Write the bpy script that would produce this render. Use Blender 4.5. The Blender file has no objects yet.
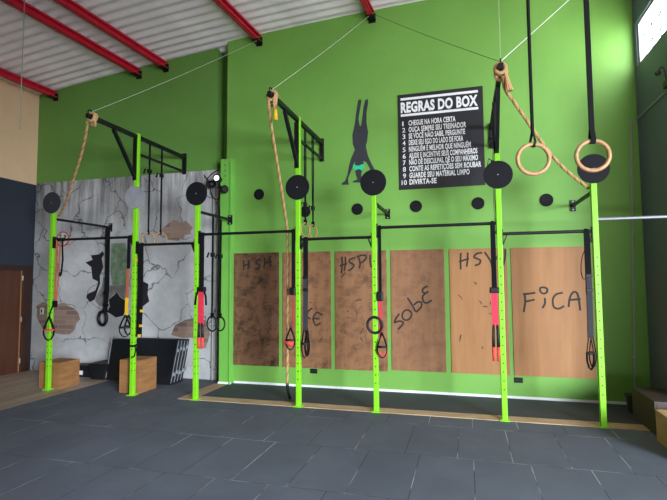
import bpy, bmesh, math, random
from math import pi, sin, cos, radians
from mathutils import Vector, Matrix
random.seed(4)
scene = bpy.context.scene
C = scene.collection
DATA = {'brick_a':[(-7.36,1.18),(-7.195,1.259),(-7.082,1.215),(-6.903,1.206),(-6.781,1.235),(-6.7,1.251),(-6.617,1.186),(-6.468,1.143),(-6.384,1.047),(-6.347,0.95),(-6.431,0.873),(-6.454,0.765),(-6.558,0.676),(-6.705,0.662),(-6.855,0.68),(-7.034,0.72),(-7.174,0.75),(-7.277,0.881),(-7.338,0.991),(-7.329,1.103)],'brick_b':[(-4.67,2.526),(-4.552,2.616),(-4.435,2.68),(-4.339,2.649),(-4.304,2.627),(-4.199,2.654),(-4.069,2.535),(-4.125,2.414),(-4.219,2.417),(-4.229,2.366),(-4.357,2.314),(-4.571,2.345),(-4.632,2.41)],'brick_c':[(-4.459,0.711),(-4.384,0.881),(-4.192,0.968),(-4.002,1.011),(-3.776,0.942),(-3.718,0.745),(-3.789,0.513),(-3.92,0.493),(-3.979,0.673),(-4.226,0.667)],'hole_a':[(-6.266,1.975),(-6.109,2.021),(-6.151,2.103),(-5.975,2.116),(-5.899,2.173),(-5.858,2.113),(-5.914,2.05),(-5.871,1.887),(-5.944,1.726),(-5.932,1.597),(-5.993,1.436),(-6.04,1.307),(-6.144,1.258),(-6.225,1.339),(-6.208,1.403),(-6.033,1.468),(-5.997,1.549),(-5.98,1.629),(-6.098,1.679),(-6.137,1.891)],'hole_b':[(-5.77,1.085),(-5.715,1.181),(-5.738,1.308),(-5.644,1.372),(-5.57,1.436),(-5.492,1.341),(-5.359,1.278),(-5.374,1.152),(-5.427,1.025),(-5.577,0.992),(-5.693,1.054)],'hole_c':[(-5.196,2.226),(-5.048,2.222),(-5.027,1.623),(-4.923,1.576),(-4.938,1.404),(-4.898,1.28),(-4.988,1.217),(-5.078,1.154),(-5.17,1.169)],'paint_green':[(-5.709,2.304),(-5.423,2.312),(-5.35,2.102),(-5.348,1.578),(-5.669,1.563),(-5.722,1.82)],'paint_grey':[(-5.726,1.557),(-5.329,1.571),(-5.341,1.309),(-5.473,1.341),(-5.57,1.436),(-5.664,1.378),(-5.738,1.308)],'paint_grey_b':[(-6.01,1.371),(-5.899,1.532),(-5.866,1.725),(-5.786,1.628),(-5.793,1.212),(-5.927,1.179),(-6.027,1.275)],'sil':[(-1.132,4.376),(-1.098,4.389),(-1.081,4.353),(-1.11,4.201),(-1.132,4.083),(-1.112,3.972),(-1.092,3.97),(-1.07,4.111),(-1.055,4.23),(-1.026,4.364),(-0.978,4.376),(-0.978,4.314),(-1.004,4.173),(-1.006,4.002),(-0.984,3.864),(-0.999,3.729),(-1.02,3.646),(-0.988,3.491),(-0.935,3.369),(-0.873,3.241),(-0.858,3.112),(-0.908,3.109),(-0.957,3.28),(-1.016,3.399),(-1.063,3.423),(-1.051,3.344),(-1.086,3.269),(-1.1,3.212),(-1.077,3.12),(-1.101,3.094),(-1.224,3.102),(-1.231,3.123),(-1.155,3.145),(-1.178,3.207),(-1.188,3.262),(-1.205,3.338),(-1.194,3.398),(-1.197,3.426),(-1.243,3.307),(-1.306,3.168),(-1.293,3.072),(-1.404,3.076),(-1.404,3.1),(-1.355,3.131),(-1.313,3.226),(-1.284,3.378),(-1.255,3.471),(-1.192,3.609),(-1.225,3.698),(-1.231,3.835),(-1.195,3.986),(-1.169,4.156),(-1.15,4.292)],'mask':[(-1.221,3.38),(-1.143,3.354),(-1.054,3.378),(-1.048,3.327),(-1.086,3.275),(-1.136,3.306),(-1.195,3.283),(-1.225,3.333)],'words':[[[(-3.048,1.952),(-3.033,1.88),(-3.042,1.791)],[(-2.955,1.96),(-2.944,1.879),(-2.964,1.799)],[(-3.052,1.863),(-2.954,1.879)],[(-2.731,1.964),(-2.808,1.939),(-2.818,1.895),(-2.76,1.876),(-2.769,1.823),(-2.837,1.806)],[(-2.683,1.99),(-2.669,1.91),(-2.692,1.822)],[(-2.578,2.015),(-2.587,1.926),(-2.568,1.837)],[(-2.683,1.892),(-2.549,1.926)]],[[(-1.998,1.233),(-2.018,1.074)],[(-1.881,1.197),(-1.946,1.148),(-1.966,1.075),(-1.914,1.027)],[(-1.722,1.09),(-1.805,1.131),(-1.869,1.045),(-1.831,0.937),(-1.754,0.968)],[(-1.863,1.039),(-1.767,1.035)]],[[(-1.41,1.974),(-1.403,1.856),(-1.419,1.724)],[(-1.356,1.973),(-1.353,1.87),(-1.373,1.76)],[(-1.444,1.835),(-1.327,1.87)],[(-1.201,1.956),(-1.273,1.935),(-1.296,1.891),(-1.229,1.853),(-1.244,1.802),(-1.313,1.759)],[(-1.145,1.954),(-1.127,1.866),(-1.139,1.794)],[(-1.175,1.962),(-1.107,1.99),(-1.036,1.981),(-1.041,1.938),(-1.086,1.888),(-1.131,1.874)],[(-0.971,1.995),(-0.975,1.893),(-0.958,1.82),(-0.917,1.812),(-0.887,1.877),(-0.878,1.978)]],[[(-0.552,1.126),(-0.598,1.059),(-0.623,0.997),(-0.558,1.019),(-0.497,1.005),(-0.514,0.959),(-0.576,0.897)],[(-0.453,1.182),(-0.499,1.141),(-0.506,1.07),(-0.456,1.034),(-0.399,1.061),(-0.374,1.122),(-0.403,1.172),(-0.453,1.182)],[(-0.43,1.358),(-0.381,1.283),(-0.342,1.213),(-0.317,1.157)],[(-0.341,1.253),(-0.28,1.298),(-0.227,1.284),(-0.242,1.214),(-0.309,1.153)],[(-0.137,1.525),(-0.197,1.495),(-0.212,1.445),(-0.168,1.425),(-0.128,1.451)],[(-0.168,1.425),(-0.213,1.374),(-0.2,1.304),(-0.151,1.284),(-0.081,1.325)]],[[(0.334,1.991),(0.327,1.878),(0.329,1.758)],[(0.43,1.996),(0.423,1.89),(0.41,1.795)],[(0.307,1.867),(0.444,1.911)],[(0.624,1.988),(0.554,1.979),(0.512,1.931),(0.565,1.902),(0.598,1.88),(0.577,1.831),(0.52,1.811)],[(0.655,1.998),(0.7,1.927),(0.74,1.85),(0.749,1.79)],[(0.749,1.79),(0.798,1.883),(0.847,1.98)],[(0.847,1.98),(0.87,1.882),(0.895,1.812),(0.924,1.923),(0.931,2.033)]],[[(1.161,1.41),(1.166,1.306),(1.142,1.168)],[(1.14,1.41),(1.218,1.418),(1.299,1.43)],[(1.169,1.309),(1.288,1.338)],[(1.412,1.359),(1.414,1.29),(1.38,1.222)],[(1.397,1.504),(1.362,1.492),(1.364,1.444),(1.403,1.418),(1.443,1.441),(1.445,1.487),(1.397,1.504)],[(1.639,1.43),(1.56,1.41),(1.514,1.342),(1.523,1.24),(1.585,1.218),(1.649,1.254)],[(1.703,1.241),(1.722,1.359),(1.764,1.435),(1.81,1.427),(1.83,1.343),(1.843,1.195)],[(1.714,1.334),(1.853,1.346)]]],'boards':[(-3.215,-2.43),(-2.371,-1.584),(-1.521,-0.729),(-0.67,0.101),(0.171,0.946),(0.998,2.0)]}

# ---------------------------------------------------------------- materials
def lin(c):
    return tuple((x/12.92 if x <= .04045 else ((x+.055)/1.055)**2.4) for x in c)
def hexc(h):
    return lin(tuple(int(h[i:i+2], 16)/255 for i in (0, 2, 4)))
def base(name, rough=.6, metal=0., spec=.5):
    m = bpy.data.materials.new(name); m.use_nodes = True
    nt = m.node_tree; b = nt.nodes['Principled BSDF']
    b.inputs['Roughness'].default_value = rough; b.inputs['Metallic'].default_value = metal
    b.inputs['Specular IOR Level'].default_value = spec
    return m, nt, b
def nd(nt, t, **kw):
    n = nt.nodes.new(t)
    for k, v in kw.items(): setattr(n, k, v)
    return n
def noise(nt, scale, detail=4, rough=.55, stretch=None):
    tc = nd(nt, 'ShaderNodeTexCoord'); n = nd(nt, 'ShaderNodeTexNoise')
    n.inputs['Scale'].default_value = scale; n.inputs['Detail'].default_value = detail
    n.inputs['Roughness'].default_value = rough
    if stretch:
        mp = nd(nt, 'ShaderNodeMapping'); mp.inputs['Scale'].default_value = stretch
        nt.links.new(tc.outputs['Object'], mp.inputs[0]); nt.links.new(mp.outputs[0], n.inputs['Vector'])
    else: nt.links.new(tc.outputs['Object'], n.inputs['Vector'])
    return n.outputs['Fac']
def ramp(nt, fac, stops):
    r = nd(nt, 'ShaderNodeValToRGB'); e = r.color_ramp.elements
    while len(e) < len(stops): e.new(.5)
    for i, (p, c) in enumerate(stops):
        e[i].position = p; e[i].color = (*c, 1)
    nt.links.new(fac, r.inputs[0]); return r.outputs[0]
def mix(nt, fac, a, b, mode='MIX'):
    n = nd(nt, 'ShaderNodeMix', data_type='RGBA', blend_type=mode)
    for s, v in ((n.inputs[0], fac), (n.inputs[6], a), (n.inputs[7], b)):
        if hasattr(v, 'is_linked') or hasattr(v, 'node'): nt.links.new(v, s)
        elif isinstance(v, tuple): s.default_value = (*v, 1)
        else: s.default_value = v
    return n.outputs[2]
def bump(nt, b, h, strength=.2, dist=.01):
    n = nd(nt, 'ShaderNodeBump'); n.inputs['Strength'].default_value = strength; n.inputs['Distance'].default_value = dist
    nt.links.new(h, n.inputs['Height']); nt.links.new(n.outputs[0], b.inputs['Normal'])
def simple(name, h, rough=.6, metal=0., var=.12, scale=14, spec=.5, stretch=None):
    m, nt, b = base(name, rough, metal, spec); c = hexc(h)
    f = noise(nt, scale, stretch=stretch)
    col = ramp(nt, f, [(.3, tuple(x*(1-var) for x in c)), (.7, tuple(min(1, x*(1+var)) for x in c))])
    nt.links.new(col, b.inputs['Base Color']); return m
MT = {}
MT['lime'] = simple('lime_paint', '7FCE1C', .4, 0, .05, 9)
MT['black'] = simple('black_powder_coat', '0E0F12', .5, 0, .15, 20, .35)
MT['disc'] = simple('black_disc_face', '101116', .75, 0, .12, 30, .25)
MT['disc_mid'] = simple('mid_tone_disc_face', '33333A', .75, 0, .12, 30, .25)  # lighter grey face for the first post's disc
MT['disc_reflect'] = simple('disc_face_reflection', '8E9094', .5, 0, .15, 9)  # pale reflection on the second post's disc, put into its colour
MT['darkgreen_steel'] = simple('dark_steel', '0D1113', .5, 0, .15, 20, .35)
MT['strap'] = simple('black_webbing', '0D0E11', .9, 0, .2, 60, .2)
MT['gstrap'] = simple('grey_webbing', '2A2C30', .85, 0, .2, 60)
MT['red'] = simple('red_beam_paint', 'C61632', .5, 0, .15, 6)
MT['pink'] = simple('red_nylon', 'D62A46', .7, 0, .1, 30)
MT['redfoam'] = simple('red_foam', 'E0453F', .8, 0, .1, 50)
MT['darkred'] = simple('dark_red_cord', 'A61F28', .7, 0, .1, 50)
MT['yellow'] = simple('yellow_webbing', 'E0B21E', .7, 0, .1, 40)
MT['orange'] = simple('orange_rubber_band', 'A85A38', .7, 0, .1, 20)
MT['chrome'] = simple('bright_steel', '8E9296', .5, .8, .06, 30)
MT['silver'] = simple('galvanised_conduit', '9CA09A', .5, .2, .1, 12)
MT['white'] = simple('white_paint', 'E9EBEA', .6, 0, .04, 20)
MT['signboard'] = simple('sign_black', '1C1D23', .5, 0, .1, 5)
MT['decal'] = simple('charcoal_decal', '2E3238', .6, 0, .1, 5)
MT['teal'] = simple('teal_decal', '2FC790', .6, 0, .15, 40)
MT['ink'] = simple('marker_ink', '26221F', .7, 0, .3, 60)
MT['bin'] = simple('dark_plastic', '1B2230', .5, 0, .1, 10)
MT['bolt'] = simple('bolt_holes', '1A2A10', .6, 0, .1, 10)
MT['mat_black'] = simple('black_vinyl', '14161B', .42, 0, .25, 5)
MT['seam'] = simple('grey_piping', '9AA0A6', .6, 0, .1, 20)
MT['rubber'] = simple('black_rubber', '0C0C0F', .6, 0, .15, 20)
MT['wire'] = simple('pale_cord', 'B9C6B0', .7, 0, .1, 20)
MT['darkwire'] = simple('dark_cord', '2B3A28', .7, 0, .1, 20)
MT['hole'] = simple('black_mural_paint', '15161A', .75, 0, .2, 12)
MT['mgreen'] = simple('faded_green_mural_paint', '768B70', .8, 0, .4, 9)
MT['mgrey'] = simple('grey_brown_mural_paint', '77736E', .8, 0, .3, 9)
MT['cyansign'] = simple('sign_red', 'B8303C', .6, 0, .1, 20)
MT['grime'] = simple('old_white_plastic', 'C9C7BC', .5, 0, .1, 20)

def m_greenwall(name, c1, c2):
    m, nt, b = base(name, .62)
    f = noise(nt, .8, 5, .6); f2 = noise(nt, 7, 6, .7)
    col = ramp(nt, f, [(.3, hexc(c1)), (.7, hexc(c2))])
    sp = ramp(nt, f2, [(.62, (1, 1, 1)), (.74, (.72, .8, .7))])
    nt.links.new(mix(nt, .55, col, sp, 'MULTIPLY'), b.inputs['Base Color'])
    bump(nt, b, noise(nt, 30, 5), .12, .01); return m
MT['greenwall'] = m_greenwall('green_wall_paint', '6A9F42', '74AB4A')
MT['greenwall_left'] = m_greenwall('darker_green_wall_paint', '5C8A3C', '649443')  # darker green tone for the upper left wall
def m_post():
    m, nt, b = base('lime_paint_with_holes', .4)
    tc = nd(nt, 'ShaderNodeTexCoord'); sp = nd(nt, 'ShaderNodeSeparateXYZ'); nt.links.new(tc.outputs['Object'], sp.inputs[0])
    def mth(op, a, c=None):
        n = nd(nt, 'ShaderNodeMath', operation=op)
        for i, v in enumerate((a, c)):
            if v is None: continue
            if isinstance(v, (int, float)): n.inputs[i].default_value = v
            else: nt.links.new(v, n.inputs[i])
        return n.outputs[0]
    zf = mth('SUBTRACT', mth('MULTIPLY', mth('FRACT', mth('MULTIPLY', sp.outputs[2], 10.)), .1), .05)
    mn = mth('MINIMUM', mth('ABSOLUTE', sp.outputs[0]), mth('ABSOLUTE', sp.outputs[1]))
    d = mth('SQRT', mth('ADD', mth('MULTIPLY', zf, zf), mth('MULTIPLY', mn, mn)))
    hole = mth('LESS_THAN', d, .0085)
    lim = mth('MULTIPLY', mth('GREATER_THAN', sp.outputs[2], .3), mth('LESS_THAN', sp.outputs[2], 1.9))
    c = hexc('7FCE1C'); pc = ramp(nt, noise(nt, 9), [(.3, tuple(x*.94 for x in c)), (.7, tuple(x*1.05 for x in c))])
    nt.links.new(mix(nt, mth('MULTIPLY', hole, lim), pc, hexc('1E3010')), b.inputs['Base Color']); return m
MT['post'] = m_post()
def m_concrete():
    m, nt, b = base('mural_concrete', .8)
    tc = nd(nt, 'ShaderNodeTexCoord')
    cloud = ramp(nt, noise(nt, 1.1, 7, .65), [(.28, hexc('989897')), (.5, hexc('B5B5B4')), (.72, hexc('D2D1CF'))])
    # painted drips from the top edge
    st = noise(nt, 3.2, 5, .6, (2.6, 1, .22))
    drip = ramp(nt, st, [(.38, (1, 1, 1)), (.62, (.25, .25, .26))])
    sep = nd(nt, 'ShaderNodeSeparateXYZ'); nt.links.new(tc.outputs['Object'], sep.inputs[0])
    mr = nd(nt, 'ShaderNodeMapRange'); mr.inputs[1].default_value = 2.2; mr.inputs[2].default_value = 3.5
    nt.links.new(sep.outputs[2], mr.inputs[0])
    c1 = mix(nt, mr.outputs[0], cloud, mix(nt, 1., cloud, drip, 'MULTIPLY'))
    # painted crack lines
    mp = nd(nt, 'ShaderNodeMapping'); nz = nd(nt, 'ShaderNodeTexNoise'); nz.inputs['Scale'].default_value = 2.4; nz.inputs['Detail'].default_value = 4
    nt.links.new(tc.outputs['Object'], nz.inputs['Vector'])
    add = mix(nt, .22, (0., 0., 0.), (0., 0., 0.)); 
    va = nd(nt, 'ShaderNodeVectorMath', operation='MULTIPLY_ADD'); va.inputs[1].default_value = (.55, .55, .55)
    nt.links.new(nz.outputs['Color'], va.inputs[0]); nt.links.new(tc.outputs['Object'], va.inputs[2])
    vo = nd(nt, 'ShaderNodeTexVoronoi', feature='DISTANCE_TO_EDGE'); vo.inputs['Scale'].default_value = 1.55
    nt.links.new(va.outputs[0], vo.inputs['Vector'])
    crack = ramp(nt, vo.outputs['Distance'], [(.008, (.2, .2, .22)), (.019, (1, 1, 1))])
    gate = ramp(nt, noise(nt, 1.3, 3), [(.4, (0, 0, 0)), (.5, (1, 1, 1))])
    c2 = mix(nt, gate, c1, mix(nt, .85, c1, crack, 'MULTIPLY'))
    nt.links.new(c2, b.inputs['Base Color']); bump(nt, b, noise(nt, 18, 6), .1, .01); return m
MT['concrete'] = m_concrete()
def m_brick():
    m, nt, b = base('mural_brick_paint', .8)
    tc = nd(nt, 'ShaderNodeTexCoord'); sp = nd(nt, 'ShaderNodeSeparateXYZ'); cb = nd(nt, 'ShaderNodeCombineXYZ')
    nt.links.new(tc.outputs['Object'], sp.inputs[0]); nt.links.new(sp.outputs[0], cb.inputs[0]); nt.links.new(sp.outputs[2], cb.inputs[1])
    br = nd(nt, 'ShaderNodeTexBrick'); nt.links.new(cb.outputs[0], br.inputs['Vector'])
    br.inputs['Color1'].default_value = (*hexc('94796A'), 1); br.inputs['Color2'].default_value = (*hexc('5A443C'), 1)
    br.inputs['Mortar'].default_value = (*hexc('8C8077'), 1); br.inputs['Scale'].default_value = 1
    br.inputs['Brick Width'].default_value = .36; br.inputs['Row Height'].default_value = .085; br.inputs['Mortar Size'].default_value = .008
    br.inputs['Bias'].default_value = -.3
    nt.links.new(br.outputs['Color'], b.inputs['Base Color']); return m
MT['brick'] = m_brick()
def m_floor():
    m, nt, b = base('rubber_floor', .72, 0, .25)
    tc = nd(nt, 'ShaderNodeTexCoord'); mp = nd(nt, 'ShaderNodeMapping')
    mp.inputs['Location'].default_value = (-.43+.475*20, 1.35+.95*10, 0)
    nt.links.new(tc.outputs['Object'], mp.inputs[0])
    br = nd(nt, 'ShaderNodeTexBrick'); nt.links.new(mp.outputs[0], br.inputs['Vector'])
    br.inputs['Scale'].default_value = 1; br.inputs['Brick Width'].default_value = .475; br.inputs['Row Height'].default_value = .95
    br.inputs['Mortar Size'].default_value = .0042; br.inputs['Mortar Smooth'].default_value = .3
    br.offset = .3; br.offset_frequency = 2
    br.inputs['Color1'].default_value = (*hexc('575C67'), 1); br.inputs['Color2'].default_value = (*hexc('5C616C'), 1)
    br.inputs['Mortar'].default_value = (*hexc('3C3F44'), 1)
    dust = ramp(nt, noise(nt, 1.3, 6, .6), [(.35, (.88, .88, .9)), (.7, (1.15, 1.15, 1.15))])
    c = mix(nt, 1., br.outputs['Color'], dust, 'MULTIPLY')
    # pale seams: dust, plus light on tile edges put into the colour
    dust_light = ramp(nt, noise(nt, 1.7, 3), [(.48, (0, 0, 0)), (.6, (.8, .8, .8))])
    fm = nd(nt, 'ShaderNodeMath', operation='MULTIPLY'); nt.links.new(br.outputs['Fac'], fm.inputs[0]); nt.links.new(dust_light, fm.inputs[1])
    c = mix(nt, fm.outputs[0], c, hexc('B4B8BC'))
    spk = ramp(nt, noise(nt, 160, 2), [(.68, (0, 0, 0)), (.76, (.5, .5, .5))])
    c = mix(nt, spk, c, hexc('7A7E84'))
    nt.links.new(c, b.inputs['Base Color'])
    inv = nd(nt, 'ShaderNodeMath', operation='SUBTRACT'); inv.inputs[0].default_value = 1; nt.links.new(br.outputs['Fac'], inv.inputs[1])
    bump(nt, b, inv.outputs[0], .6, .006); return m
MT['floor'] = m_floor()
MT['rear_rubber'] = simple('rear_rubber_mat', '3A3E4A', .7, 0, .1, 6)
def m_planks(name, c1, c2, bw, rh, rot, rough=.5):
    m, nt, b = base(name, rough)
    tc = nd(nt, 'ShaderNodeTexCoord'); mp = nd(nt, 'ShaderNodeMapping'); mp.inputs['Rotation'].default_value = (0, 0, rot)
    nt.links.new(tc.outputs['Object'], mp.inputs[0])
    br = nd(nt, 'ShaderNodeTexBrick'); nt.links.new(mp.outputs[0], br.inputs['Vector'])
    br.inputs['Scale'].default_value = 1; br.inputs['Brick Width'].default_value = bw; br.inputs['Row Height'].default_value = rh
    br.inputs['Mortar Size'].default_value = .003
    br.inputs['Color1'].default_value = (*hexc(c1), 1); br.inputs['Color2'].default_value = (*hexc(c2), 1); br.inputs['Mortar'].default_value = (*hexc('30261F'), 1)
    g = ramp(nt, noise(nt, 5, 6, .6, (9, 1.2, 1)), [(.3, (.75, .75, .75)), (.7, (1.15, 1.15, 1.15))])
    nt.links.new(mix(nt, 1., br.outputs['Color'], g, 'MULTIPLY'), b.inputs['Base Color']); return m
MT['laminate'] = m_planks('brown_laminate', 'BDA994', '9C8A78', 1.3, .19, pi/2)
def m_wood(name, c1, c2, stretch, scale=4, rough=.6, dirt=None):
    m, nt, b = base(name, rough)
    f = noise(nt, scale, 7, .6, stretch)
    c = ramp(nt, f, [(.28, hexc(c1)), (.5, tuple((a+d)/2 for a, d in zip(hexc(c1), hexc(c2)))), (.74, hexc(c2))])
    if dirt:
        d = ramp(nt, noise(nt, 5.5, 7, .66, (1, 1, 1.2)), [(.47, (1, 1, 1)), (.66, hexc(dirt))])
        c = mix(nt, .85 if dirt == '33241A' else .55 if dirt != '3A2C22' else .3, c, d, 'MULTIPLY')
    nt.links.new(c, b.inputs['Base Color']); return m
MT['panel'] = m_wood('plywood_panel_wood', '946439', 'AB7A4A', (3.4, 1, .35), 2.4, .6)
MT['panel_dirty'] = m_wood('scuffed_plywood_panel', '80573A', '9C704C', (3.4, 1, .35), 2.4, .6, '3E2C20')
MT['panel_clean'] = m_wood('worn_plywood_panel', '80573A', '9C704C', (3.4, 1, .35), 2.4, .6, '3A2C22')
MT['panel_dark'] = m_wood('dark_scuffed_plywood_panel', '60412D', '7A553B', (3.4, 1, .35), 2.4, .6, '33241A')
MT['plybox'] = m_wood('plywood_box_wood', '7E5432', 'A67747', (1.2, 1.2, 9), 3.2, .6)
MT['pinebox'] = m_wood('pale_box_wood', 'B98E62', 'CFA878', (1, 1, 6), 3.2, .6)
MT['darkbox'] = m_wood('dark_box_wood', '33291F', '41352A', (1, 1, 6), 3.2, .6)
MT['batten'] = m_wood('pale_batten_wood', '9C7C5A', 'D6BC98', (.8, 7, 2), 3.5, .65)
MT['battenY'] = m_wood('return_batten_wood', '8A6C50', 'B99C7C', (7, .8, 2), 3.5, .65)
MT['door'] = m_wood('brown_door_wood', '4A2A1C', '5B3524', (1, 6, .5), 2.5, .45)
MT['doorframe'] = m_wood('dark_door_frame_wood', '2F1B15', '3B231A', (1, 6, .5), 2.5, .5)
MT['ringwood'] = m_wood('ring_wood', '8A6540', 'B68F62', (2, 2, 2), 20, .45)
MT['rope'] = m_wood('manila_fibre', 'A07A4C', 'D0AC7A', (3, 3, 14), 25, .9)
MT['rope_dark'] = m_wood('dark_manila_fibre', '8A683C', 'A88452', (3, 3, 14), 25, .9)
MT['beige'] = simple('beige_wall_paint', 'E0BD97', .7, 0, .05, 2)
MT['navy'] = simple('navy_wall_paint', '2B323E', .6, 0, .06, 2)
MT['navy_right'] = simple('slate_wall_paint', '5F6578', .55, 0, .06, 2)
MT['greencol'] = simple('green_column_paint', '6FB44A', .5, 0, .06, 3)
MT['roof'] = simple('roof_sheet', 'F6ECF2', .5, 0, .09, 3, stretch=(1, .15, 1))
def emissive(name, h, s, var=0):
    m, nt, b = base(name, .4); b.inputs['Base Color'].default_value = (*hexc(h), 1)
    b.inputs['Emission Color'].default_value = (*hexc(h), 1); b.inputs['Emission Strength'].default_value = s; return m
MT['pane'] = emissive('daylit_frosted_pane', 'F1F5FA', 18.5)
MT['lamp'] = emissive('lamp_lens', 'FFFFFF', 1.1)
# ---------------------------------------------------------------- mesh helpers
def tag(o, label=None, cat=None, group=None, kind=None):
    if label: o['label'] = label
    if cat: o['category'] = cat
    if group: o['group'] = group
    if kind: o['kind'] = kind
    return o
def thing(name, label, cat, loc=(0, 0, 0), group=None):
    o = bpy.data.objects.new(name, None); C.objects.link(o); o.location = loc; o.empty_display_size = .1
    return tag(o, label, cat, group)
def obj(name, bm, mat, parent=None, loc=None, smooth=False, bevel=0):
    bmesh.ops.recalc_face_normals(bm, faces=bm.faces)
    me = bpy.data.meshes.new(name); bm.to_mesh(me); bm.free()
    for mm in (mat if isinstance(mat, (list, tuple)) else [mat]): me.materials.append(mm)
    if smooth:
        for p in me.polygons: p.use_smooth = True
    o = bpy.data.objects.new(name, me); C.objects.link(o)
    if loc is not None: o.location = loc
    if parent is not None: o.parent = parent
    if bevel:
        bv = o.modifiers.new('bevel', 'BEVEL'); bv.width = bevel; bv.segments = 2; bv.limit_method = 'ANGLE'
    return o
def box(bm, lo, hi, mi=0):
    x0, y0, z0 = lo; x1, y1, z1 = hi
    vs = [bm.verts.new(v) for v in ((x0,y0,z0),(x1,y0,z0),(x1,y1,z0),(x0,y1,z0),(x0,y0,z1),(x1,y0,z1),(x1,y1,z1),(x0,y1,z1))]
    for f in ((0,3,2,1),(4,5,6,7),(0,1,5,4),(1,2,6,5),(2,3,7,6),(3,0,4,7)):
        bm.faces.new([vs[i] for i in f]).material_index = mi
    return vs
def frame_at(d):
    d = d.normalized(); a = Vector((0, 0, 1)) if abs(d.z) < .9 else Vector((1, 0, 0))
    u = d.cross(a).normalized(); return u, d.cross(u).normalized()
def bar(bm, p0, p1, w, h=None, ref=None):
    """rectangular bar between two points"""
    p0, p1 = Vector(p0), Vector(p1); h = h or w; d = (p1-p0).normalized()
    a = Vector(ref) if ref else (Vector((0, 0, 1)) if abs(d.z) < .9 else Vector((0, 1, 0)))
    u = d.cross(a).normalized(); v = u.cross(d).normalized()
    q = []
    for p in (p0, p1):
        for s, t in ((-1,-1),(1,-1),(1,1),(-1,1)): q.append(bm.verts.new(p+u*s*w/2+v*t*h/2))
    for f in ((0,1,2,3),(7,6,5,4),(0,4,5,1),(1,5,6,2),(2,6,7,3),(3,7,4,0)): bm.faces.new([q[i] for i in f])
def tube(bm, pts, r, n=8, closed=False, caps=True):
    pts = [Vector(p) for p in pts]; N = len(pts); rings = []; u = None
    for i, p in enumerate(pts):
        if closed: d = pts[(i+1) % N]-pts[i-1]
        else: d = pts[min(i+1, N-1)]-pts[max(i-1, 0)]
        d.normalize()
        if u is None: u, v = frame_at(d)
        else:
            u = (u-d*u.dot(d)).normalized(); v = d.cross(u)
        rr = r[i] if isinstance(r, (list, tuple)) else r
        rings.append([bm.verts.new(p+(u*cos(2*pi*k/n)+v*sin(2*pi*k/n))*rr) for k in range(n)])
    M = N if closed else N-1
    for i in range(M):
        a, b = rings[i], rings[(i+1) % N]
        for k in range(n): bm.faces.new((a[k], a[(k+1) % n], b[(k+1) % n], b[k]))
    if not closed and caps:
        bm.faces.new(rings[0][::-1]); bm.faces.new(rings[-1])
def strip(bm, pts, w, t, wdir):
    """flat webbing along a path, width along wdir"""
    pts = [Vector(p) for p in pts]; wd = Vector(wdir).normalized(); rings = []
    for i, p in enumerate(pts):
        d = (pts[min(i+1, len(pts)-1)]-pts[max(i-1, 0)]).normalized()
        n = d.cross(wd).normalized(); ww = (wd-d*wd.dot(d)).normalized()
        rings.append([bm.verts.new(p+ww*a*w/2+n*b*t/2) for a, b in ((-1,-1),(1,-1),(1,1),(-1,1))])
    for a, b in zip(rings, rings[1:]):
        for k in range(4): bm.faces.new((a[k], a[(k+1) % 4], b[(k+1) % 4], b[k]))
    bm.faces.new(rings[0][::-1]); bm.faces.new(rings[-1])
def cyl(bm, p0, p1, r, n=24, r2=None): tube(bm, [p0, p1], [r, r2 if r2 is not None else r], n)
def ringpts(c, r, ax_u, ax_v, n=32, a0=0, a1=2*pi, rv=None):
    c = Vector(c); u = Vector(ax_u).normalized(); v = Vector(ax_v).normalized(); rv = rv or r
    full = abs(a1-a0-2*pi) < 1e-6
    return [c+u*cos(a0+(a1-a0)*k/(n if full else n-1))*r+v*sin(a0+(a1-a0)*k/(n if full else n-1))*rv for k in range(n)]
def prism(bm, poly, y0, y1, mi=0):
    """extrude an (x, z) outline from y0 to y1"""
    a = [bm.verts.new((x, y0, z)) for x, z in poly]; b = [bm.verts.new((x, y1, z)) for x, z in poly]
    n = len(poly)
    try:
        bm.faces.new(a); bm.faces.new(b[::-1])
    except ValueError: pass
    for i in range(n): bm.faces.new((a[i], a[(i+1) % n], b[(i+1) % n], b[i]))
def smoothpath(pts, n=8):
    """Catmull-Rom through the points"""
    P = [Vector(p) for p in pts]; P = [2*P[0]-P[1]]+P+[2*P[-1]-P[-2]]; out = []
    for i in range(1, len(P)-2):
        for k in range(n):
            t = k/n; a, b, c, d = P[i-1], P[i], P[i+1], P[i+2]
            out.append(.5*((2*b)+(c-a)*t+(2*a-5*b+4*c-d)*t*t+(3*b-a-3*c+d)*t**3))
    out.append(P[-2]); return out
def struct(name, bm, mat, parent=None, **kw):
    o = obj(name, bm, mat, parent, **kw)
    if parent is None: o['kind'] = 'structure'
    return o
# ---------------------------------------------------------------- room shell
XL, XR, YL, YG, YB = -7.45, 2.62, 1.24, 1.1, -11.0
STEP = -3.36                                   # the right half of the back wall stands a little further out
def roof_z(x):
    t = x+3.5; return 5.60+.0745*t-.0068*t*t
bm = bmesh.new(); box(bm, (-5.3, YB, -.1), (9.4, YL+.2, 0)); struct('floor', bm, MT['floor'])
bm = bmesh.new(); box(bm, (XL-.2, YB, -.1), (-5.3, YL+.2, -.004)); struct('floor_laminate', bm, MT['laminate'])
bm = bmesh.new(); box(bm, (XL-.2, YL, 3.5), (-3.62, YL+.4, 6.0)); box(bm, (-3.62, YL+.22, 3.5), (STEP, YL+.4, 6.0)); struct('wall_back_left_upper', bm, MT['greenwall_left'])  # slot beside the joint is set deeper, shaped to gather shade
bm = bmesh.new(); box(bm, (XL-.2, YL, -.1), (STEP, YL+.4, 3.5)); mural = struct('wall_back_left_mural', bm, MT['concrete'])
bm = bmesh.new(); box(bm, (STEP, YG, -.1), (9.4, YG+.5, 6.8)); struct('wall_back_right', bm, MT['greenwall'])
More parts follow.
